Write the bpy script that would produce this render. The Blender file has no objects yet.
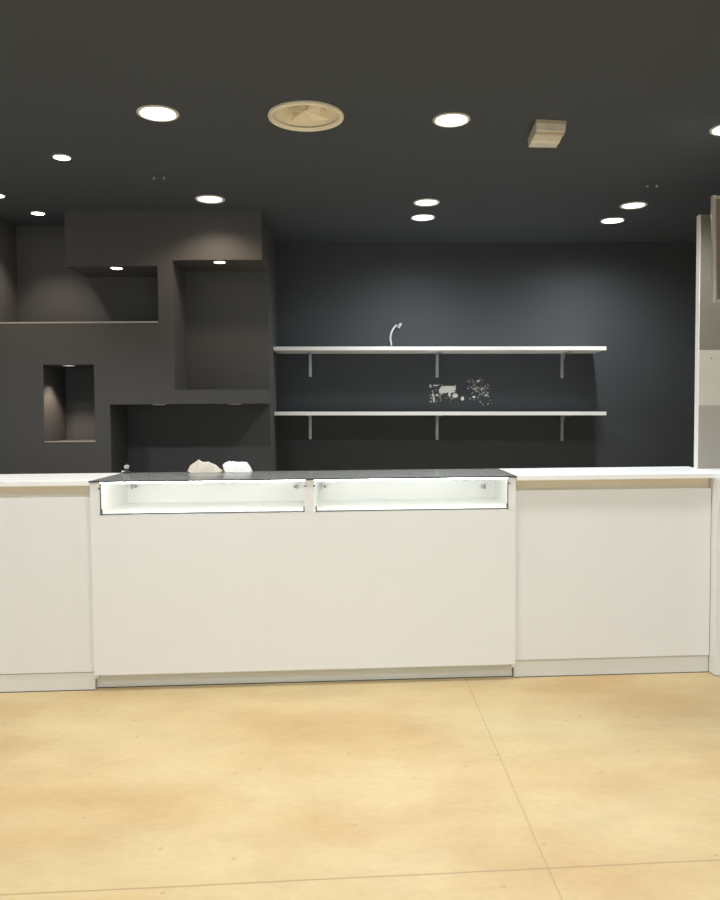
import bpy, bmesh, math, random
from mathutils import Vector, Matrix, noise
random.seed(7)
C = bpy.context.scene.collection
SC = bpy.context.scene
# ------------------------------------------------------------------ camera
F_PX, PITCH, ROLL, EYE, YAW = 793.07, 0.0448, 0.0072, 1.3667, 0.0118
fwd0 = Vector((math.sin(YAW), math.cos(YAW), 0))
right0 = Vector((math.cos(YAW), -math.sin(YAW), 0))
fwd = (fwd0 * math.cos(PITCH) + Vector((0, 0, -1)) * math.sin(PITCH)).normalized()
down0 = -(right0.cross(fwd)).normalized()
cr, sr = math.cos(ROLL), math.sin(ROLL)
cam_right = right0 * cr + down0 * sr
cam_down = -right0 * sr + down0 * cr
EYEP = Vector((0, 0, EYE))
cam_data = bpy.data.cameras.new('camera')
cam = bpy.data.objects.new('camera', cam_data)
C.objects.link(cam)
cam_data.sensor_fit = 'VERTICAL'
cam_data.sensor_height = 24.0
cam_data.lens = 24.0 * F_PX / 900.0
m3 = Matrix((cam_right, -cam_down, -fwd)).transposed()
cam.matrix_world = Matrix.Translation(EYEP) @ m3.to_4x4()
SC.camera = cam
# ------------------------------------------------------------------ world and exposure
W = bpy.data.worlds.new('hall_light')
SC.world = W
W.use_nodes = True
W.node_tree.nodes['Background'].inputs[0].default_value = (0.80, 0.92, 1.0, 1)
W.node_tree.nodes['Background'].inputs[1].default_value = 1.0
SC.view_settings.view_transform = 'Standard'
SC.view_settings.look = 'None'
SC.view_settings.gamma = 1
SC.view_settings.use_curve_mapping = False
SC.view_settings.exposure = 0.29
P_BIG, P_BACK, P_DIM, P_HALL, P_SPOT = 62.0, 66.0, 17.0, 40.0, 2.6      # watts of the fixtures and of the unseen hall fill


def ray(px, py):
    return fwd * F_PX + cam_right * (px - 360) + cam_down * (py - 450)


def atY(px, py, Y):
    d = ray(px, py)
    return EYEP + d * (Y / d.y)


def atZ(px, py, z):
    d = ray(px, py)
    return EYEP + d * ((z - EYE) / d.z)


# counter frame: u along the front, v in depth
CY = 0.0489
CO = Vector((-1.2827, 3.8982, 0))
cu = Vector((math.cos(CY), math.sin(CY), 0))
cv = Vector((-math.sin(CY), math.cos(CY), 0))


def atV(px, py, v):
    """point on the vertical plane at depth v of the counter frame, as (u, z)"""
    d = ray(px, py)
    t = (v - (EYEP - CO).dot(cv)) / d.dot(cv)
    p = EYEP + d * t
    return (p - CO).dot(cu), p.z


# ------------------------------------------------------------------ materials
def nt(name):
    m = bpy.data.materials.new(name)
    m.use_nodes = True
    n = m.node_tree
    return m, n, n.nodes['Principled BSDF']


def plain(name, col, rough=0.5, metal=0.0, bump=0.0, bscale=40, var=0.0, spec=0.5):
    m, n, b = nt(name)
    b.inputs['Roughness'].default_value = rough
    b.inputs['Metallic'].default_value = metal
    b.inputs['Specular IOR Level'].default_value = spec
    tc = n.nodes.new('ShaderNodeTexCoord')
    no = n.nodes.new('ShaderNodeTexNoise')
    no.inputs['Scale'].default_value = bscale
    no.inputs['Detail'].default_value = 4
    n.links.new(tc.outputs['Object'], no.inputs['Vector'])
    mx = n.nodes.new('ShaderNodeMix'); mx.data_type = 'RGBA'
    mx.inputs[6].default_value = (*[c * (1 - var) for c in col], 1)
    mx.inputs[7].default_value = (*[min(1, c * (1 + var)) for c in col], 1)
    n.links.new(no.outputs['Fac'], mx.inputs[0])
    n.links.new(mx.outputs[2], b.inputs['Base Color'])
    if bump:
        bp = n.nodes.new('ShaderNodeBump')
        bp.inputs['Strength'].default_value = bump
        bp.inputs['Distance'].default_value = 0.002
        n.links.new(no.outputs['Fac'], bp.inputs['Height'])
        n.links.new(bp.outputs['Normal'], b.inputs['Normal'])
    return m


def glassy(name, tint, rough=0.02, grey_sheen=None, power=5):
    m = bpy.data.materials.new(name); m.use_nodes = True
    n = m.node_tree; n.nodes.clear()
    out = n.nodes.new('ShaderNodeOutputMaterial')
    tr = n.nodes.new('ShaderNodeBsdfTransparent'); tr.inputs[0].default_value = (*tint, 1)
    gl = n.nodes.new('ShaderNodeBsdfGlossy'); gl.inputs['Roughness'].default_value = rough
    lw = n.nodes.new('ShaderNodeLayerWeight'); lw.inputs[0].default_value = .5
    pw = n.nodes.new('ShaderNodeMath'); pw.operation = 'POWER'; pw.inputs[1].default_value = power
    n.links.new(lw.outputs['Facing'], pw.inputs[0])
    fr = n.nodes.new('ShaderNodeMath'); fr.operation = 'MULTIPLY_ADD'
    n.links.new(pw.outputs[0], fr.inputs[0]); fr.inputs[1].default_value = .9; fr.inputs[2].default_value = .03
    mx = n.nodes.new('ShaderNodeMixShader')
    n.links.new(fr.outputs[0], mx.inputs[0])
    n.links.new(tr.outputs[0], mx.inputs[1]); n.links.new(gl.outputs[0], mx.inputs[2])
    last = mx
    if grey_sheen:
        df = n.nodes.new('ShaderNodeBsdfDiffuse'); df.inputs[0].default_value = (*grey_sheen[0], 1)
        m2 = n.nodes.new('ShaderNodeMixShader'); m2.inputs[0].default_value = grey_sheen[1]
        n.links.new(mx.outputs[0], m2.inputs[1]); n.links.new(df.outputs[0], m2.inputs[2])
        last = m2
    n.links.new(last.outputs[0], out.inputs[0])
    return m


def glow(name, col, strength):
    m, n, b = nt(name)
    b.inputs['Base Color'].default_value = (.9, .9, .9, 1)
    b.inputs['Emission Color'].default_value = (*col, 1)
    b.inputs['Emission Strength'].default_value = strength
    return m


M = {}
M['paint'] = plain('charcoal_paint', (.058, .064, .070), .62, bump=.12, bscale=90, var=.06, spec=.3)
M['ceil'] = plain('charcoal_ceiling_paint', (.070, .080, .097), .8, bump=.1, bscale=60, var=.04, spec=.2)
M['niche'] = plain('niche_paint', (.083, .083, .082), .7, bump=.1, bscale=90, var=.05, spec=.3)
M['pale_ledge'] = plain('bead_and_lit_ledge', (.45, .42, .38), .4, bscale=50, var=.1)
M['lam'] = plain('white_laminate', (.82, .815, .80), .38, bscale=3, var=.015)
M['rail'] = plain('pale_wood_rail', (.88, .79, .63), .5, bscale=9, var=.03)
M['lam_top'] = plain('white_worktop', (.92, .92, .90), .3, bscale=5, var=.01)
M['lam_in'] = plain('white_case_lining', (.88, .87, .84), .4, bscale=5, var=.01)
M['plinth'] = plain('plinth_board', (.76, .75, .71), .35, bscale=6, var=.03)
M['plinth_metal'] = plain('brushed_plinth', (.80, .80, .75), .35, metal=0, bscale=12, var=.05)
M['shelf'] = plain('white_shelf_board', (.88, .88, .84), .4, bscale=8, var=.01)
M['steel'] = plain('bracket_metal', (.42, .43, .43), .35, metal=.6, bscale=60, var=.1)
M['dark'] = plain('dark_metal', (.06, .065, .06), .4, metal=.3, bscale=60, var=.1)
M['grey'] = plain('grey_clip', (.15, .155, .15), .35, metal=.5, bscale=60, var=.1)
M['chrome'] = plain('polished_metal', (.75, .75, .74), .15, metal=1, bscale=60, var=.03)
M['glass_top'] = glassy('sheen_top_glass', (.93, .95, .93), .22, grey_sheen=((.27, .28, .27), .34), power=2.2)  # clear glass; the grey diffuse layer stands for the reflected dark wall
M['glass'] = glassy('clear_glass', (.975, .98, .97), .01)
M['ring'] = plain('white_light_ring', (.75, .75, .72), .35, bscale=60, var=.03)
M['sensor'] = plain('grey_plastic', (.35, .35, .34), .4, bscale=60, var=.03)
M['cream'] = plain('cream_plastic', (.88, .82, .68), .45, bscale=12, var=.05)
M['yellowed'] = plain('yellowed_plastic', (.72, .68, .58), .3, bscale=18, var=.22)
M['yellowed_base'] = plain('yellowed_plastic_base', (.55, .47, .34), .4, bscale=30, var=.15)
M['lens_on'] = glow('lit_lens', (1, .98, .93), 14)
M['lens_mid'] = glow('softly_lit_lens', (1, .97, .90), 3.0)
M['lens_spot'] = glow('lit_spot_lens', (1, .92, .80), 18)
M['lens_faint'] = glow('faint_spot_lens', (1, .95, .9), 1.0)
M['led'] = glow('led_strip', (1, .98, .93), 34.0)
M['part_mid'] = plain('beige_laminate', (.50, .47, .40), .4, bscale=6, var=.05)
M['part_up'] = plain('shaded_laminate', (.19, .178, .145), .35, bscale=5, var=.12)  # darkened to stand for shadow and reflection on the upper board
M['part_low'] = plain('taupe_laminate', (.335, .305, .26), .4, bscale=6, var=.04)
M['part_edge'] = plain('pale_edge_band', (.88, .88, .80), .4, bscale=20, var=.02)
M['frame_alu'] = plain('satin_aluminium', (.72, .70, .66), .25, metal=.45, bscale=60, var=.03)
M['screen'] = plain('brown_glossy_screen', (.26, .20, .155), .2, bscale=3, var=.3)
M['plaster'] = plain('bare_plaster', (.97, .95, .87), .9, bump=.3, bscale=120, var=.1)
M['plaster_dim'] = plain('scuffed_plaster', (.42, .42, .38), .9, bscale=160, var=.4)
M['paper_beige'] = plain('crumpled_beige_paper', (.60, .54, .45), .7, bump=.3, bscale=60, var=.12)
M['paper_white'] = plain('crumpled_white_paper', (.84, .82, .78), .6, bump=.3, bscale=60, var=.04)
M['cable'] = plain('white_cable', (.75, .75, .72), .4, bscale=60, var=.05)
M['hall_wall'] = plain('hall_wall_paint', (.55, .54, .5), .8, bscale=5, var=.03)


def floor_material():
    m, n, b = nt('ochre_polished_concrete')
    L = n.links
    tc = n.nodes.new('ShaderNodeTexCoord')
    mp = n.nodes.new('ShaderNodeMapping'); mp.inputs['Scale'].default_value = (1, 1.5, 1)
    L.new(tc.outputs['Object'], mp.inputs[0])
    n1 = n.nodes.new('ShaderNodeTexNoise'); n1.inputs['Scale'].default_value = 1.1
    n1.inputs['Detail'].default_value = 5; n1.inputs['Roughness'].default_value = .5
    n2 = n.nodes.new('ShaderNodeTexNoise'); n2.inputs['Scale'].default_value = 3.4
    n2.inputs['Detail'].default_value = 6; n2.inputs['Roughness'].default_value = .6
    n3 = n.nodes.new('ShaderNodeTexNoise'); n3.inputs['Scale'].default_value = 26
    n3.inputs['Detail'].default_value = 5
    for q in (n1, n2, n3): L.new(mp.outputs[0], q.inputs['Vector'])
    r1 = n.nodes.new('ShaderNodeValToRGB'); e = r1.color_ramp.elements
    e[0].position = .36; e[0].color = (.53, .36, .17, 1)
    e[1].position = .68; e[1].color = (.605, .485, .262, 1)
    x = e.new(.5); x.color = (.575, .43, .22, 1)
    L.new(n1.outputs['Fac'], r1.inputs[0])
    r2 = n.nodes.new('ShaderNodeValToRGB'); e = r2.color_ramp.elements
    e[0].position = .35; e[0].color = (.92, .90, .89, 1)
    e[1].position = .62; e[1].color = (1, 1, 1, 1)
    L.new(n2.outputs['Fac'], r2.inputs[0])
    mu = n.nodes.new('ShaderNodeMix'); mu.data_type = 'RGBA'; mu.blend_type = 'MULTIPLY'
    mu.inputs[0].default_value = 1
    L.new(r1.outputs[0], mu.inputs[6]); L.new(r2.outputs[0], mu.inputs[7])
    r3 = n.nodes.new('ShaderNodeValToRGB'); e = r3.color_ramp.elements
    e[0].position = .3; e[0].color = (.94, .94, .93, 1); e[1].position = .6; e[1].color = (1, 1, 1, 1)
    L.new(n3.outputs['Fac'], r3.inputs[0])
    mu2 = n.nodes.new('ShaderNodeMix'); mu2.data_type = 'RGBA'; mu2.blend_type = 'MULTIPLY'
    mu2.inputs[0].default_value = 1
    L.new(mu.outputs[2], mu2.inputs[6]); L.new(r3.outputs[0], mu2.inputs[7])
    # small dark specks
    vo = n.nodes.new('ShaderNodeTexVoronoi'); vo.inputs['Scale'].default_value = 2.6; vo.voronoi_dimensions = '2D'
    L.new(tc.outputs['Object'], vo.inputs['Vector'])
    ls = n.nodes.new('ShaderNodeMath'); ls.operation = 'LESS_THAN'; ls.inputs[1].default_value = .022
    L.new(vo.outputs['Distance'], ls.inputs[0])
    last = mu2.outputs[2]
    def darken(fac, col, last):
        k = n.nodes.new('ShaderNodeMix'); k.data_type = 'RGBA'
        L.new(fac, k.inputs[0]); L.new(last, k.inputs[6]); k.inputs[7].default_value = (*col, 1)
        return k.outputs[2]
    sc = n.nodes.new('ShaderNodeMath'); sc.operation = 'MULTIPLY'; sc.inputs[1].default_value = .45
    L.new(ls.outputs[0], sc.inputs[0])
    last = darken(sc.outputs[0], (.33, .25, .15), last)
    # saw-cut joints
    dirs = []
    for (a, bb) in (((0, 895), (720, 860)), ((467, 682), (562, 900))):
        A = atZ(*a, 0); B = atZ(*bb, 0)
        d = (B - A).normalized(); nn = Vector((-d.y, d.x, 0))
        dirs.append((nn, nn.dot(A)))
    wob = n.nodes.new('ShaderNodeTexNoise'); wob.inputs['Scale'].default_value = 5
    L.new(tc.outputs['Object'], wob.inputs['Vector'])
    for nn, off in dirs:
        dt = n.nodes.new('ShaderNodeVectorMath'); dt.operation = 'DOT_PRODUCT'
        L.new(tc.outputs['Object'], dt.inputs[0]); dt.inputs[1].default_value = nn
        w = n.nodes.new('ShaderNodeMath'); w.operation = 'MULTIPLY_ADD'
        L.new(wob.outputs['Fac'], w.inputs[0]); w.inputs[1].default_value = .006
        L.new(dt.outputs['Value'], w.inputs[2])
        for k in (0, -2.6, 2.6):
            s = n.nodes.new('ShaderNodeMath'); s.operation = 'SUBTRACT'
            L.new(w.outputs[0], s.inputs[0]); s.inputs[1].default_value = off + .003 + k
            ab = n.nodes.new('ShaderNodeMath'); ab.operation = 'ABSOLUTE'; L.new(s.outputs[0], ab.inputs[0])
            mr = n.nodes.new('ShaderNodeMapRange'); mr.inputs['From Min'].default_value = .0015
            mr.inputs['From Max'].default_value = .0048
            mr.inputs['To Min'].default_value = .8 if nn is dirs[0][0] else .42
            mr.inputs['To Max'].default_value = 0
            L.new(ab.outputs[0], mr.inputs['Value'])
            last = darken(mr.outputs[0], (.30, .21, .10), last)
    L.new(last, b.inputs['Base Color'])
    b.inputs['Roughness'].default_value = .42
    b.inputs['Specular IOR Level'].default_value = .35
    return m


# ------------------------------------------------------------------ mesh helpers
def box(bm, x0, x1, y0, y1, z0, z1, sh=0.0, bev=0.0):
    """axis box; sh shifts the y1 side sideways"""
    vs = [bm.verts.new((x + (sh if y == y1 else 0), y, z)) for z in (z0, z1) for y in (y0, y1) for x in (x0, x1)]
    fs = [(0, 2, 3, 1), (4, 5, 7, 6), (0, 1, 5, 4), (2, 6, 7, 3), (0, 4, 6, 2), (1, 3, 7, 5)]
    faces = [bm.faces.new([vs[i] for i in f]) for f in fs]
    if bev:
        es = list({e for f in faces for e in f.edges})
        bmesh.ops.bevel(bm, geom=es, offset=bev, segments=2, affect='EDGES', profile=.6)
    return bm


def prism(bm, pts, z0, z1, inset=0.0):
    """pts: list of (x, y) anticlockwise"""
    cx = sum(p[0] for p in pts) / len(pts); cy = sum(p[1] for p in pts) / len(pts)
    lo = [bm.verts.new((cx + (p[0] - cx) * (1 - inset), cy + (p[1] - cy) * (1 - inset), z0)) for p in pts]
    hi = [bm.verts.new((p[0], p[1], z1)) for p in pts]
    bm.faces.new(lo[::-1]); bm.faces.new(hi)
    for i in range(len(pts)):
        j = (i + 1) % len(pts)
        bm.faces.new((lo[i], lo[j], hi[j], hi[i]))


def lathe(bm, prof, n=40):
    rings = []
    for r, z in prof:
        if r < 1e-6:
            rings.append([bm.verts.new((0, 0, z))])
        else:
            rings.append([bm.verts.new((r * math.cos(2 * math.pi * i / n), r * math.sin(2 * math.pi * i / n), z)) for i in range(n)])
    for a, b in zip(rings, rings[1:]):
        for i in range(n):
            j = (i + 1) % n
            q = [a[i % len(a)], a[j % len(a)], b[j % len(b)], b[i % len(b)]]
            u = []
            for v in q:
                if v not in u: u.append(v)
            if len(u) > 2: bm.faces.new(u)


def tube(bm, pts, r, n=10):
    rings = []
    for k, p in enumerate(pts):
        a = pts[max(0, k - 1)]; b = pts[min(len(pts) - 1, k + 1)]
        t = (Vector(b) - Vector(a)).normalized()
        s = t.cross(Vector((0, 1, .01))).normalized(); w = t.cross(s)
        rings.append([bm.verts.new(Vector(p) + (s * math.cos(2 * math.pi * i / n) + w * math.sin(2 * math.pi * i / n)) * r) for i in range(n)])
    for a, b in zip(rings, rings[1:]):
        for i in range(n):
            bm.faces.new((a[i], a[(i + 1) % n], b[(i + 1) % n], b[i]))
    bm.faces.new(rings[0][::-1]); bm.faces.new(rings[-1])


def link(name, bm, mat, parent=None, smooth=False):
    bmesh.ops.recalc_face_normals(bm, faces=bm.faces)
    me = bpy.data.meshes.new(name)
    bm.to_mesh(me); bm.free()
    if smooth:
        for p in me.polygons: p.use_smooth = True
        me.set_sharp_from_angle(angle=math.radians(35))
    me.materials.append(M[mat] if isinstance(mat, str) else mat)
    o = bpy.data.objects.new(name, me)
    C.objects.link(o)
    if parent: o.parent = parent
    return o


def tag(o, label, cat, group=None):
    o['label'] = label; o['category'] = cat
    if group: o['group'] = group
    return o


def thing(name, label, cat, loc=(0, 0, 0), rz=0.0, group=None):
    o = bpy.data.objects.new(name, None)
    o.empty_display_size = .1
    C.objects.link(o)
    o.location = loc; o.rotation_euler = (0, 0, rz)
    return tag(o, label, cat, group)


def struct(o):
    o['kind'] = 'structure'
    return o


def B(*a, **k):
    return box(bmesh.new(), *a, **k)


# ------------------------------------------------------------------ room shell
CEIL = 2.70
BACK = 6.247
NF, NB = 5.235, 5.64           # niche front and niche rear
XL, XR, Y0 = -3.3, 4.3, -4.0
M['floor'] = floor_material()
fl = struct(link('floor', B(XL, XR, Y0, BACK, -.1, 0), 'floor'))
VENT = atZ(306, 118.5, CEIL - .015)
vx, vy = VENT.x, VENT.y
cb = bmesh.new()
hs = .2
box(cb, XL, XR, Y0, vy - hs, CEIL, CEIL + .14)
box(cb, XL, XR, vy + hs, BACK, CEIL, CEIL + .14)
box(cb, XL, vx - hs, vy - hs, vy + hs, CEIL, CEIL + .14)
box(cb, vx + hs, XR, vy - hs, vy + hs, CEIL, CEIL + .14)
box(cb, vx - hs, vx + hs, vy - hs, vy + hs, CEIL + .13, CEIL + .14)
n_ = 64
ip = [(vx + .150 * math.cos(2 * math.pi * i / n_), vy + .150 * math.sin(2 * math.pi * i / n_)) for i in range(n_)]
op = []
for i in range(n_):
    c_, s_ = math.cos(2 * math.pi * i / n_), math.sin(2 * math.pi * i / n_)
    k_ = hs / max(abs(c_), abs(s_)); op.append((vx + c_ * k_, vy + s_ * k_))
iv = [cb.verts.new((*q, CEIL)) for q in ip]; ov = [cb.verts.new((*q, CEIL)) for q in op]
it = [cb.verts.new((*q, CEIL + .13)) for q in ip]
for i in range(n_):
    j = (i + 1) % n_
    cb.faces.new((iv[i], iv[j], ov[j], ov[i])); cb.faces.new((iv[i], iv[j], it[j], it[i]))
struct(link('ceiling', cb, 'ceil'))
wb = struct(link('wall_back', B(XL - .1, XR + .1, BACK, BACK + .12, -.1, CEIL + .14), 'paint'))
struct(link('wall_left', B(XL - .12, XL, Y0, BACK, -.1, CEIL + .14), 'hall_wall'))
struct(link('wall_right', B(XR, XR + .12, Y0, BACK, -.1, CEIL + .14), 'hall_wall'))

# niche wall, one plastered body with open niches
def nz(px, py): return atY(px, py, NF).z
def nxp(px, py): return atY(px, py, NF).x
nb = bmesh.new()
XE = nxp(262, 261)
n1l, n1r = nxp(-8, 300), nxp(158, 300)
blk = nxp(65, 240)
z1b, z1t = nz(90, 322), nz(110, 266)
n2l = nxp(173.5, 320); z2b, z2t = nz(220, 389.5), nz(220, 259.8)
n3l, n3r = nxp(43.8, 400), nxp(94.5, 400); z3b, z3t = nz(70, 441.5), nz(70, 364.5)
n4l = nxp(110.5, 430); z4t = nz(190, 404); z4b = .85
box(nb, XL, XE, NB, BACK - .001, 0, CEIL)                 # body behind the niches
box(nb, XL, n1l, NF, NB, 0, CEIL)                        # left of everything
box(nb, n1l, n3l, NF, NB, 0, z1b)
box(nb, n3l, n3r, NF, NB, z3t, z1b)
box(nb, n3l, n3r, NF, NB, 0, z3b)
box(nb, n3r, n4l, NF, NB, 0, z1b)
box(nb, n4l, n1r, NF, NB, z4t, z1b)
box(nb, n4l, XE, NF, NB, 0, z4b)
box(nb, n1r, n2l, NF, NB, z4t, z1t)
box(nb, blk, n2l, NF, NB, z1t, CEIL)
box(nb, n2l, XE, NF, NB, z2t, CEIL)
box(nb, n2l, XE, NF, NB, z4t, z2b)
nw = struct(link('wall_niche', nb, 'niche'))
struct(link('trim_1', B(n1l, n1r, NF - .003, NF + .006, z1b - .007, z1b + .002), 'pale_ledge'))
struct(link('lit_ledge_edge', B(n3l, n3r, NF - .003, NF + .006, z3b - .004, z3b + .003), 'pale_ledge'))  # pale strip stands for the lit top of the small niche's ledge

# peeled paint on the back wall: bare plaster with a torn outline
FK = [0]
def flake(bm, cx, cz, rx, rz, n=14, j=.24, y=6.247):
    FK[0] += 1
    th = .0008 + .00012 * (FK[0] % 17) + (.0021 if rx > .03 else 0)
    vs = []
    for i in range(n):
        a = 2 * math.pi * i / n
        k = 1 + random.uniform(-j, j)
        vs.append((cx + rx * k * math.cos(a), cz + rz * k * math.sin(a)))
    f = [bm.verts.new((x, y - th, z)) for x, z in vs]
    g = [bm.verts.new((x, y, z)) for x, z in vs]
    bm.faces.new(f)
    for i in range(n): bm.faces.new((f[i], f[(i + 1) % n], g[(i + 1) % n], g[i]))
def bk(px, py): p = atY(px, py, BACK); return p.x, p.z
s = BACK / F_PX
pb = bmesh.new()
for (px, py, rx, ry) in [(443.5, 390, 5, 4.0), (450.5, 390, 4.5, 3.6), (447, 388, 6, 2.2), (441.5, 391.5, 2.5, 2.5), (452.5, 388.5, 2, 2.5), (455, 396, 3, 2.2), (462.5, 398.5, 1.5, 2.2),
                         (430.5, 386, 1.3, 1.6), (434, 400, .7, 3.2), (433, 395, .9, 2), (455, 388, .8, 2.6), (437, 395, 1, 1.2),
                         (436, 385.5, 3, .6), (449.5, 394.5, 1.2, 2.2), (474, 397, 1.5, 1.1), (478, 381, 1.6, .8),
                         (482, 389, 1.3, 1), (476, 389, 1.3, .8), (486, 395, 1, 1)]:
    x, z = bk(px, py); flake(pb, x, z, rx * s, ry * s)
link('peeled_paint_patch', pb, 'plaster', wb)['label'] = 'bare pale plaster where paint has torn off'
pb = bmesh.new()
for i in range(110):
    px = random.gauss(479, 7); py = 388 + random.gauss(0, 6) + (px - 479) * .5
    if not 464 < px < 495 or not 378 < py < 408: continue
    x, z = bk(px, py); r = random.uniform(.25, .8); flake(pb, x, z, r * s * 1.3, r * s, 7)
for i in range(46):
    px = random.uniform(430, 455); py = random.uniform(384, 402)
    x, z = bk(px, py); r = random.uniform(.3, .9); flake(pb, x, z, r * s, r * s * 1.2, 7)
link('paint_fleck', pb, 'plaster_dim', wb)['kind'] = 'stuff'

# ------------------------------------------------------------------ counters
CW, CD = 2.121, 0.5329
SH = .038                                        # the rear ends run slightly to the right
def root(name, label, cat): return thing(name, label, cat, CO, CY)
zpb_l = atV(94, 677, 0)[1]
disp_z = atV(200, 514, 0)[1]
r = root('display_counter', 'long white service counter with dark glass top and lit glass display case', 'counter')
link('front_panel', B(0, CW, 0, .018, .081, disp_z, bev=.0015), 'lam', r)
link('plinth', B(.0, CW - .003, .055, .073, 0, .081), 'plinth_metal', r)
link('floor_seal', B(.0, CW - .003, .053, .055, 0, .0035), 'dark', r)
link('end_panel', B(.0, .018, .018, CD - .02, .06, disp_z, sh=SH * .9), 'lam', r)
link('end_panel', B(CW - .018, CW, .018, CD - .02, .06, disp_z, sh=SH * .9), 'lam', r)
case = link('display_case', B(.0, CW, .019, CD, disp_z - .014, disp_z + .002, sh=SH), 'lam_in', r)
link('back_panel', B(.0 + SH, CW + SH, CD, CD + .012, disp_z - .014, 1.041), 'lam_in', case)
u304 = atV(305, 495, 0)[0]; u314 = atV(314.5, 495, 0)[0]; u99 = atV(99.5, 495, 0)[0]; u509 = atV(508.5, 495, 0)[0]
link('stile', B(0, u99, 0, .02, disp_z, 1.041), 'lam', case)
link('stile', B(u509, CW, 0, .02, disp_z, 1.041), 'lam', case)
link('stile', B(u304, u314, 0, .02, disp_z, 1.041), 'lam', case)
link('side_panel', B(0, .02, .02, CD, disp_z, 1.041, sh=SH), 'lam_in', case)
link('side_panel', B(CW - .02, CW, .02, CD, disp_z, 1.041, sh=SH), 'lam_in', case)
link('divider', B(u304 + .012, u314 - .012, .02, CD, disp_z, 1.041, sh=SH), 'lam_in', case)
for a_, b_ in ((.03, u304 + .006), (u314 - .006, CW - .03)):
    ls_ = link('light_strip', B(a_, b_, .022, .032, 1.034, 1.041), 'led', case)
    ls_['label'] = 'white light strip under the front edge'
gt = link('glass_top', B(-.004, CW + .004, -.006, CD + .012, 1.042, 1.050, sh=SH), 'glass_top', r)
link('front_edge', B(-.004, CW + .004, -.0075, -.006, 1.042, 1.050), 'dark', gt)
for i, (a, b) in enumerate(((u99 + .004, u304 - .002), (u314 + .004, u509 - .002))):
    g = link('glass_pane', B(a, b, .003, .009, disp_z + .004, 1.040), 'glass', r)
    link('bottom_edge', B(a, b, .0, .010, disp_z + .002, disp_z + .008), 'grey', g)['label'] = 'dark grey bottom edge strip'
    us = a if i == 0 else b
    link('side_edge', B(us - .0022, us + .0022, .002, .010, disp_z + .002, 1.04), 'grey', g)
    for q, w in ((a, 1), (b, -1)):
        link('corner_clip', B(min(q, q + w * .007), max(q, q + w * .007), -.003, .012, disp_z + .002, disp_z + .03), 'grey', g)
        link('corner_clip', B(min(q - w * .010, q), max(q - w * .010, q), -.003, .012, 1.008, 1.016), 'grey', g)
# rear hinges seen through the glass
for px in (133, 299, 323, 487):
    u, z = atV(px, 486.5, CD - .03)
    if px == 299: u -= .0
    hm = bmesh.new()
    box(hm, u - .012, u - .006, CD - .03, CD, z - .014, z + .014)
    ho = link('hinge', hm, 'steel', r)
    hm = bmesh.new()
    lathe(hm, [(0, .010), (.008, .008), (.011, 0), (.008, -.008), (0, -.010)], 16)
    bmesh.ops.translate(hm, vec=(u + .012 * (-1 if px in (299, 487) else 1) + (-.009 if px in (299, 487) else 0), CD - .018, z), verts=hm.verts)
    link('hinge_knob', hm, 'steel', ho, True)

# side cabinets
PV, KV, RV = .03, .04, .055
def cab(name, label, u0, u1, vb, px, tpx, PV=.03, KV=.04):
    c = root(name, label, 'cabinet')
    if u0 > 0: u1 -= .006
    zb = atV(*px, PV)[1]; zt = atV(*tpx, PV)[1]
    link('front_panel', B(u0, u1, PV, PV + .018, zb, zt, bev=.001), 'lam', c)
    link('plinth', B(u0, u1, KV, KV + .05, 0.0, zb - .004), 'plinth', c)
    link('floor_seal', B(u0, u1, KV - .002, KV, 0, .0035), 'dark', c)
    link('rail', B(u0, u1, RV, RV + .018, zt - .02, 1.024), 'rail', c)
    link('carcass', B(u0 + (.06 if u0 > 0 else 0), u1, RV + .02, vb, .06, zt - .03), 'lam', c)
    return c
cab('counter_cabinet', 'white flat-fronted counter cabinet left of the glass display counter', -1.9, -.002, CD - .03, (50, 673), (50, 497.5), .02, .024)
uR = atV(711.5, 560, PV)[0]
cab('counter_cabinet', 'white flat-fronted counter cabinet right of the glass display counter', CW + .003, uR, .33, (612, 657.6), (612, 489.5))
e = root('counter_end_panel', 'white upright counter end board at the right edge, standing on the floor', 'panel')
link('board', B(uR - .003, uR + .9, -.03, .33, 0.004, 1.024, bev=.001), 'lam', e)
link('foot_strip', B(uR + .001, uR + .9, -.022, .32, 0, .004), 'dark', e)

def slab(name, label, pts):
    bm = bmesh.new(); prism(bm, pts, 1.0255, 1.050)
    es = [ed for ed in bm.edges if abs(ed.verts[0].co.z - ed.verts[1].co.z) < 1e-6]
    bmesh.ops.bevel(bm, geom=es, offset=.0015, segments=2, affect='EDGES')
    o = link(name, bm, 'lam_top'); o.location = CO; o.rotation_euler = (0, 0, CY)
    return tag(o, label, 'countertop')
PARTV = .36
uP0 = atV(698.2, 440, PARTV)[0]
slab('countertop', 'white countertop on the cabinet left of the dark glass top', [(-1.9, .012), (-.006, .012), (-.006 + SH, CD + .012), (-1.9, CD + .012)])
uK = atV(690, 468.5, CD)[0]
slab('countertop', 'white countertop on the right cabinet, running up to the tall panel',
     [(CW + .006, .0), (uR + .95, .0), (uR + .95, PARTV - .004), (uP0 - .01, PARTV - .004), (uK, CD + .012), (CW + .006 + SH, CD + .012)])

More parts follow.
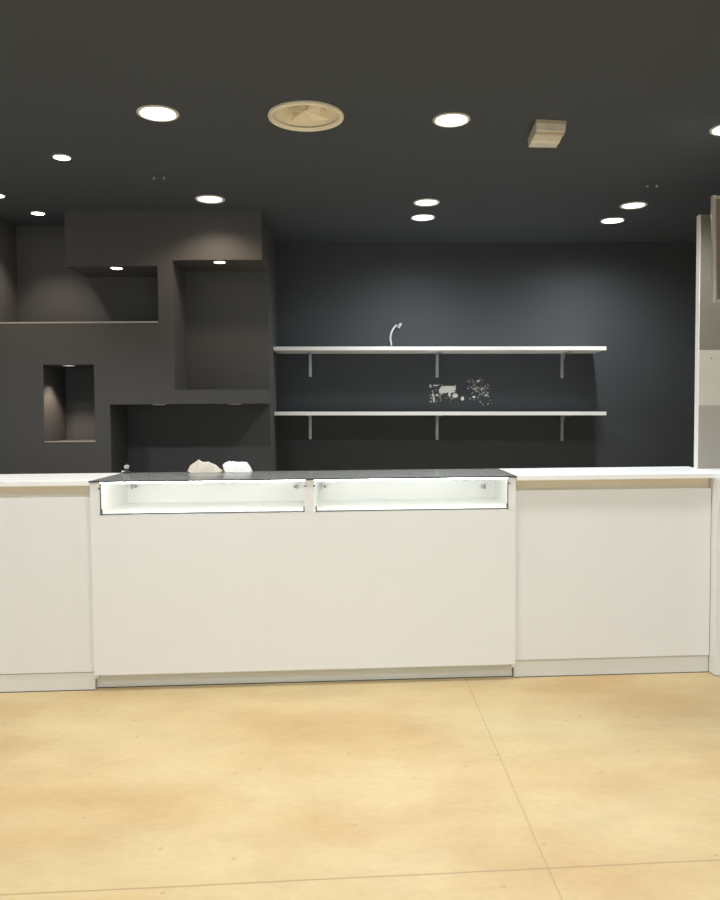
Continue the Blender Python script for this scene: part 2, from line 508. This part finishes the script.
# tall partition panel at the right
p = thing('partition_panel', 'tall free-standing taupe and beige partition panel behind the right countertop', 'partition', CO, CY)
zt = atV(708, 214.5, PARTV)[1]; za = atV(708, 350, PARTV)[1]; zb = atV(708, 405.5, PARTV)[1]
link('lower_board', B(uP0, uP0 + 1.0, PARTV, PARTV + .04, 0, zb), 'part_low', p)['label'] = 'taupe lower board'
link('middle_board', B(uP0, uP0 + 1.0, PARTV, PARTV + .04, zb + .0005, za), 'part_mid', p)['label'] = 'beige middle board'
link('upper_board', B(uP0, uP0 + 1.0, PARTV, PARTV + .04, za + .0005, zt), 'part_up', p)['label'] = 'upper board, darkened to stand for shade'
link('edge_band', B(uP0 - .004, uP0, PARTV, PARTV + .04, 1.052, zt), 'part_edge', p)['label'] = 'pale edge strip'
su, sz = atV(711.5, 358.5, PARTV)
sm = bmesh.new(); lathe(sm, [(0, -.003), (.004, -.002), (.004, 0), (0, 0)], 12)
bmesh.ops.rotate(sm, cent=(0, 0, 0), matrix=Matrix.Rotation(math.radians(-90), 3, 'X'), verts=sm.verts)
bmesh.ops.translate(sm, vec=(su, PARTV - .0015, sz), verts=sm.verts)
link('screw', sm, 'dark', p)

# hanging screen at the right edge
TY = 3.75
tp = atY(711.5, 196, TY); tb = atY(714, 303, TY)
t = thing('hanging_screen', 'silver-framed glossy brown screen hanging at the right edge of the picture', 'screen', (tp.x, TY, tp.z))
hh = tp.z - tb.z
t.rotation_euler = (0, math.radians(-1.3), 0)
TW = .95
link('frame', B(0, .016, -.012, .010, -hh, 0, bev=.003), 'frame_alu', t)
link('frame', B(TW - .016, TW, -.012, .010, -hh, 0, bev=.003), 'frame_alu', t)
link('frame', B(.016, TW - .016, -.010, .010, -.016, -.002), 'frame_alu', t)
link('frame', B(.016, TW - .016, -.010, .010, -hh + .002, -hh + .016), 'frame_alu', t)
link('screen_surface', B(.016, TW - .016, -.006, .008, -hh + .016, -.016), 'screen', t)
link('ceiling_bracket', B(.40, .44, -.0, .009, -.004, CEIL - tp.z - .006), 'chrome', t)

# ------------------------------------------------------------------ wall shelves
SD = .33
for (yl, yr, lab, bys) in ((346.6, 346.4, 'upper white wall shelf on three metal brackets', (355, 377.5)),
                      (411.7, 411.6, 'lower white wall shelf on three metal brackets, below the paint damage', (416.5, 440))):
    L0 = atY(272, yl, BACK - SD); R0 = atY(606.5, yr, BACK - SD)
    L0.x = max(L0.x, XE + .002)
    sh_ = thing('wall_shelf', lab, 'shelf', ((L0.x + R0.x) / 2, BACK, L0.z - .028), 0, 'white wall shelves')
    hw = (R0.x - L0.x) / 2
    tilt = math.atan2(R0.z - L0.z, 2 * hw)
    bm = B(-hw, hw, -SD, 0, 0, .028, bev=.0015)
    sh_.location.z = (L0.z + R0.z) / 2 - .028
    link('board', bm, 'shelf', sh_)
    sh_.rotation_euler = (0, -tilt, 0)
    for px in (310.5, 437.2, 562):
        w = atY(px, bys[1], BACK)
        x = w.x - sh_.location.x; zb_ = w.z - sh_.location.z
        bm = bmesh.new()
        box(bm, x - .011, x + .011, -.006, 0, zb_, -.0005)
        box(bm, x - .011, x + .011, -.24, 0, -.006, -.0005)
        prof = [(-.004, -.004), (-.09, -.004), (-.004, -.10)]
        a = [bm.verts.new((x - .0015, y, z)) for y, z in prof]; b = [bm.verts.new((x + .0015, y, z)) for y, z in prof]
        bm.faces.new(a); bm.faces.new(b[::-1])
        for i in range(3): bm.faces.new((a[i], b[i], b[(i + 1) % 3], a[(i + 1) % 3]))
        link('bracket', bm, 'steel', sh_)

# cable stub above the upper shelf
cp = [(391.2, 343.5), (390.3, 338), (391.2, 333), (393, 329), (395.5, 326), (397.2, 325)]
P3 = []
for i, q in enumerate(cp):
    w = atY(q[0], q[1], BACK - .02); P3.append(w)
base = Vector((P3[0].x, BACK, P3[0].z))
cab_ = thing('cable_stub', 'short curved white cable end sticking out of the wall above the upper shelf', 'cable', base)
bm = bmesh.new(); pts = [Vector((0, 0, -.012))] + [q - base for q in P3]
tube(bm, pts, .0075)
link('cable', bm, 'cable', cab_, True)
bm = bmesh.new()
e0 = atY(398.3, 325, BACK - .02) - base
ax = Vector((.72, 0, -.5)).normalized()
tube(bm, [e0 - Vector((-.5, 0, -.85)).normalized() * .02 , e0 + Vector((-.5, 0, -.85)).normalized() * .02 ], .010)
link('cable_ring', bm, 'chrome', cab_, True)
bm = bmesh.new()
o1 = Vector((.014, 0, -.008))
tube(bm, [e0 + o1 - Vector((-.5, 0, -.85)).normalized() * .024, e0 + o1 + Vector((-.5, 0, -.85)).normalized() * .018], .004)
link('cable_tip', bm, 'cable', cab_, True)

# ------------------------------------------------------------------ things lying on the counter
def crumple(outline, px0, mat, name, label, depth, seed):
    """a crumpled heap: lofted profile rows, outline in photo pixels along its middle"""
    VV = CD - .02
    cols = []
    for q in outline:
        u, z = atV(q[0], q[1], VV); cols.append((u, z))
    uc = sum(c[0] for c in cols) / len(cols)
    org = CO + cu * uc + cv * VV + Vector((0, 0, 1.0505))
    bm = bmesh.new(); rows = []
    nk = 9
    for k in range(nk):
        t_ = -1 + 2 * k / (nk - 1)
        hgt = max(0, 1 - abs(t_) ** 2.2)
        row = []
        for i in range((len(cols) - 1) * 3 + 1):
            a = i / 3; i0 = min(int(a), len(cols) - 2); f = a - i0
            u = cols[i0][0] * (1 - f) + cols[i0 + 1][0] * f
            z = cols[i0][1] * (1 - f) + cols[i0 + 1][1] * f
            du = (u - uc) * (1 - .25 * t_ * t_)
            z = max(0, z - 1.0505) * hgt
            nn = noise.noise(Vector((du * 60, t_ * 3, seed))) * .006
            row.append(bm.verts.new((du, t_ * depth + nn, max(0.0, z + nn * (1 if z > .003 else 0)))))
        rows.append(row)
    for a, b in zip(rows, rows[1:]):
        for i in range(len(a) - 1): bm.faces.new((a[i], a[i + 1], b[i + 1], b[i]))
    bmesh.ops.recalc_face_normals(bm, faces=bm.faces)
    o = link(name, bm, mat)
    o.location = org; o.rotation_euler = (0, 0, CY)
    tag(o, label, 'paper')
crumple([(187.5, 471), (190, 465.5), (194.5, 462.3), (198.5, 459.6), (203, 462), (210.5, 462), (215.5, 465), (221, 469.5), (223.5, 471)],
        0, 'paper_beige', 'crumpled_paper', 'crumpled beige paper on the back of the dark glass top', .030, 1.3)
crumple([(224, 471), (222.4, 465.5), (225.5, 462.2), (231, 461.2), (239, 462), (247, 461.8), (249.5, 466), (252.5, 471)],
        0, 'paper_white', 'crumpled_paper', 'crumpled bright white paper on the back of the dark glass top', .026, 5.1)
u, z = atV(131, 471, CD - .03)
u = min(u, SH + .02)
mf = thing('metal_fitting', 'small silver knob fitting at the rear left corner of the dark glass top', 'fitting', CO + cu * (u + .008) + cv * (CD - .03) + Vector((0, 0, 1.0505)), CY)
bm = bmesh.new(); lathe(bm, [(0, 0), (.015, 0), (.015, .006), (.007, .010), (.006, .018), (0, .018)], 20)
link('foot', bm, 'dark', mf, True)
bm = bmesh.new(); lathe(bm, [(0, .018), (.006, .018), (.011, .026), (.013, .033), (.008, .040), (0, .042)], 20)
link('knob', bm, 'chrome', mf, True)
bm = B(-.022, -.006, -.005, .005, .004, .013, bev=.002); link('lever', bm, 'chrome', mf)
mf.scale = (1.35, 1.35, 1.3)

# ------------------------------------------------------------------ ceiling fixtures
def spot(name, parent, watts, z, cone, blend, col, size=.05):
    ld = bpy.data.lights.new(name, 'SPOT')
    ld.energy = watts; ld.spot_size = math.radians(cone); ld.spot_blend = blend
    ld.color = col; ld.shadow_soft_size = size
    o = bpy.data.objects.new(name, ld); C.objects.link(o)
    o.parent = parent; o.location = (0, 0, z)
    return o

def downlight(x, y, z, R, lens, watts, label, group, cone=140, blend=.6, col=(.945, .98, 1), name='recessed_downlight', drop=.006):
    t = thing(name, label, 'ceiling light', (x, y, z), 0, group)
    bm = bmesh.new()
    lathe(bm, [(R, 0), (R, -drop * .5), (R * .96, -drop), (R * .86, -drop), (R * .80, -.001), (R * .80, 0)], 40)
    link('ring', bm, 'ring', t, True)
    bm = bmesh.new(); lathe(bm, [(0, -.002), (R * .78, -.002), (R * .78, 0), (0, 0)], 40)
    link('lens', bm, lens, t)
    if watts: spot('lamp_light', t, watts, -.012, cone, blend, col, R * .6)
    return t

G = 'recessed ceiling downlights'
for (px, py, R, lens, w, lab) in [
    (158, 113.5, .092, 'lens_on', P_BIG, 'bright round ceiling downlight left of the round air vent'),
    (451.5, 120, .085, 'lens_on', P_BIG, 'bright round ceiling downlight between the air vent and the plastic box'),
    (729, 129, .085, 'lens_on', P_BIG, 'bright round ceiling downlight cut by the right edge'),
    (423, 217.5, .085, 'lens_on', P_BACK, 'bright glowing downlight near the back wall above the upper shelf'),
    (612.5, 220.5, .085, 'lens_on', P_BACK, 'bright glowing downlight near the back wall, on the right'),
    (210, 199.3, .092, 'lens_mid', P_DIM, 'softly lit downlight just in front of the niche wall'),
    (426.5, 202.5, .085, 'lens_mid', P_DIM, 'softly lit downlight directly in front of the glowing one over the shelves'),
    (633.5, 205.5, .087, 'lens_mid', P_DIM, 'softly lit downlight beside the glowing one at the right, nearer the camera')]:
    q = atZ(px, py, CEIL - .002)
    q.y = min(q.y, (NF - .1) if q.x < XE else BACK - .1)
    downlight(q.x, q.y, CEIL, R, lens, w, lab, G, col=(1, .78, .60) if px == 210 else (.945, .98, 1), cone=168 if w == P_BACK else 140, blend=1.0 if w == P_BACK else .6)
q = atZ(158, 113.5, CEIL)
downlight(q.x - 1.36, q.y, CEIL, .088, 'lens_on', P_BIG, 'unseen round downlight added left of the picture to brighten the left countertop', 'unseen hall downlights')  # unseen lamp added to brighten the left countertop
GS = 'small recessed spotlights'
for (px, py, lab, w) in [(61.8, 157.3, 'small ceiling spotlight below the leftmost large downlight', P_SPOT * 3),
                         (38, 213.3, 'small bright ceiling spotlight over the tall left niche', P_SPOT * 7),
                         (-3, 195.5, 'small ceiling spotlight cut by the left edge', P_SPOT * 7)]:
    q = atZ(px, py, CEIL - .002)
    downlight(q.x, q.y, CEIL, .047, 'lens_spot', w, lab, GS, 100, .6, (1, .82, .66), 'recessed_spotlight')
for (px, py, zz, lens, w, lab) in [
    (116.5, 267.2, z1t, 'lens_spot', P_SPOT * .12, 'small bright spotlight under the top of the upper left niche'),
    (219.5, 262.6, z2t, 'lens_spot', P_SPOT * .15, 'small bright spotlight under the top of the upper right niche'),
    (69, 366, z3t, 'lens_faint', P_SPOT * 5, 'faint spotlight under the top of the small square niche'),
    (159, 404.6, z4t, 'lens_faint', 0, 'left faint spotlight under the top of the low wide niche'),
    (235, 404.6, z4t, 'lens_faint', 0, 'right faint spotlight under the top of the low wide niche')]:
    q = atZ(px, py, zz - .004)
    yy = max(NF + .07, min(NB - .08, q.y))
    q = atY(px, py, yy)
    downlight(q.x, yy, zz, .043, lens, w, lab, GS, 100, .5, (1, .78, .62), 'recessed_spotlight', .004)

# unseen downlights on the camera's side, added for fill; first row inferred from glows
base_row = atZ(451.5, 120, CEIL)
for j, yy in enumerate((base_row.y - 1.3, base_row.y - 2.6, base_row.y - 4.0, base_row.y - 5.6)):
    for i in range(-2, 3):
        downlight(base_row.x + i * 1.36 - .02, yy, CEIL, .088, 'lens_on', P_HALL, 'unseen round downlight on the near side of the counter, continuing the ceiling grid for fill light', 'unseen hall downlights')

# round air vent
v = thing('air_vent', 'round cream ceiling air vent with inner blades', 'vent', (vx, vy, CEIL))
R = .170
bm = bmesh.new()
lathe(bm, [(R * .84, .0), (R * .90, 0), (R * .985, 0), (R, -.006), (R * .985, -.014), (R * .93, -.017), (R * .87, -.013), (R * .84, -.004)], 56)
link('rim', bm, 'cream', v, True)
bm = bmesh.new(); lathe(bm, [(R * .85, .0), (R * .80, .02), (R * .62, .050), (R * .3, .075), (0, .08), (0, .085), (R * .86, .085), (R * .86, 0)], 48)
link('throat', bm, 'cream', v, True)
bl = []
for k in range(4):
    a = k * math.pi / 2 + .55
    bm = bmesh.new()
    d = Vector((math.cos(a), math.sin(a), 0)); n_ = Vector((-d.y, d.x, 0))
    pr = [(.0, .075, .0), (.66 * R, .040, .0), (.70 * R, .006, .012), (.30 * R, -.006, .030), (.0, .02, .0)]
    f = [bm.verts.new(d * p_[0] + n_ * p_[2] + Vector((0, 0, p_[1]))) for p_ in pr]
    g = [bm.verts.new(d * p_[0] + n_ * (p_[2] + .003) + Vector((0, 0, p_[1]))) for p_ in pr]
    bm.faces.new(f); bm.faces.new(g[::-1])
    for i in range(5): bm.faces.new((f[i], f[(i + 1) % 5], g[(i + 1) % 5], g[i]))
    link('blade', bm, 'cream', v)

# yellowed plastic box on the ceiling
zq = CEIL - .045
cor = [atZ(x, y, zq) for x, y in ((528, 147.5), (556.5, 148), (566, 131), (536.5, 129.5))]
ctr = sum(cor, Vector()) / 4
eb = thing('ceiling_box', 'yellowed rectangular plastic emergency lamp box on the ceiling', 'emergency light', (ctr.x, ctr.y, CEIL))
loc = [((c.x - ctr.x), (c.y - ctr.y)) for c in cor]
if (loc[1][0] - loc[0][0]) * (loc[2][1] - loc[1][1]) - (loc[1][1] - loc[0][1]) * (loc[2][0] - loc[1][0]) < 0: loc = loc[::-1]
bm = bmesh.new(); prism(bm, [(a * 1.02, b * 1.02) for a, b in loc], -.016, 0); link('base', bm, 'yellowed_base', eb)
bm = bmesh.new(); prism(bm, loc, -.045, -.016, .03); link('cover', bm, 'yellowed', eb)
a, b, c, d = [Vector((q.x - ctr.x, q.y - ctr.y, 0)) for q in cor]
bm = bmesh.new()
def strip(t0, t1, z0, z1):
    p0 = a.lerp(d, t0); p1 = b.lerp(c, t0); p2 = b.lerp(c, t1); p3 = a.lerp(d, t1)
    pts = [(p.x * .96, p.y * .96) for p in (p0, p1, p2, p3)]
    prism(bm, pts, z0, z1)
strip(.32, .42, -.050, -.044); link('ridge', bm, 'cream', eb)
bm = bmesh.new(); strip(.82, .90, -.052, -.044); link('ridge', bm, 'yellowed_base', eb)

# tiny twin-headed sensors
for (px, py, lab) in ((159, 179.5, 'tiny ceiling sensor with white dots, on the left'), (652, 187.5, 'tiny ceiling sensor with white dots, on the right')):
    q = atZ(px, py, CEIL - .02)
    sn = thing('ceiling_sensor', lab, 'sensor', (q.x, q.y, CEIL), 0, 'tiny ceiling sensors')
    bm = bmesh.new(); lathe(bm, [(.042, 0), (.041, -.003), (.03, -.005), (0, -.005)], 28); link('base', bm, 'ceil', sn, True)
    for dx in (-.028, .028):
        bm = bmesh.new(); lathe(bm, [(0, -.022), (.005, -.020), (.0075, -.013), (.006, -.006), (0, -.004)], 12)
        bmesh.ops.translate(bm, vec=(dx, 0, 0), verts=bm.verts); link('sensor_head', bm, 'sensor', sn, True)
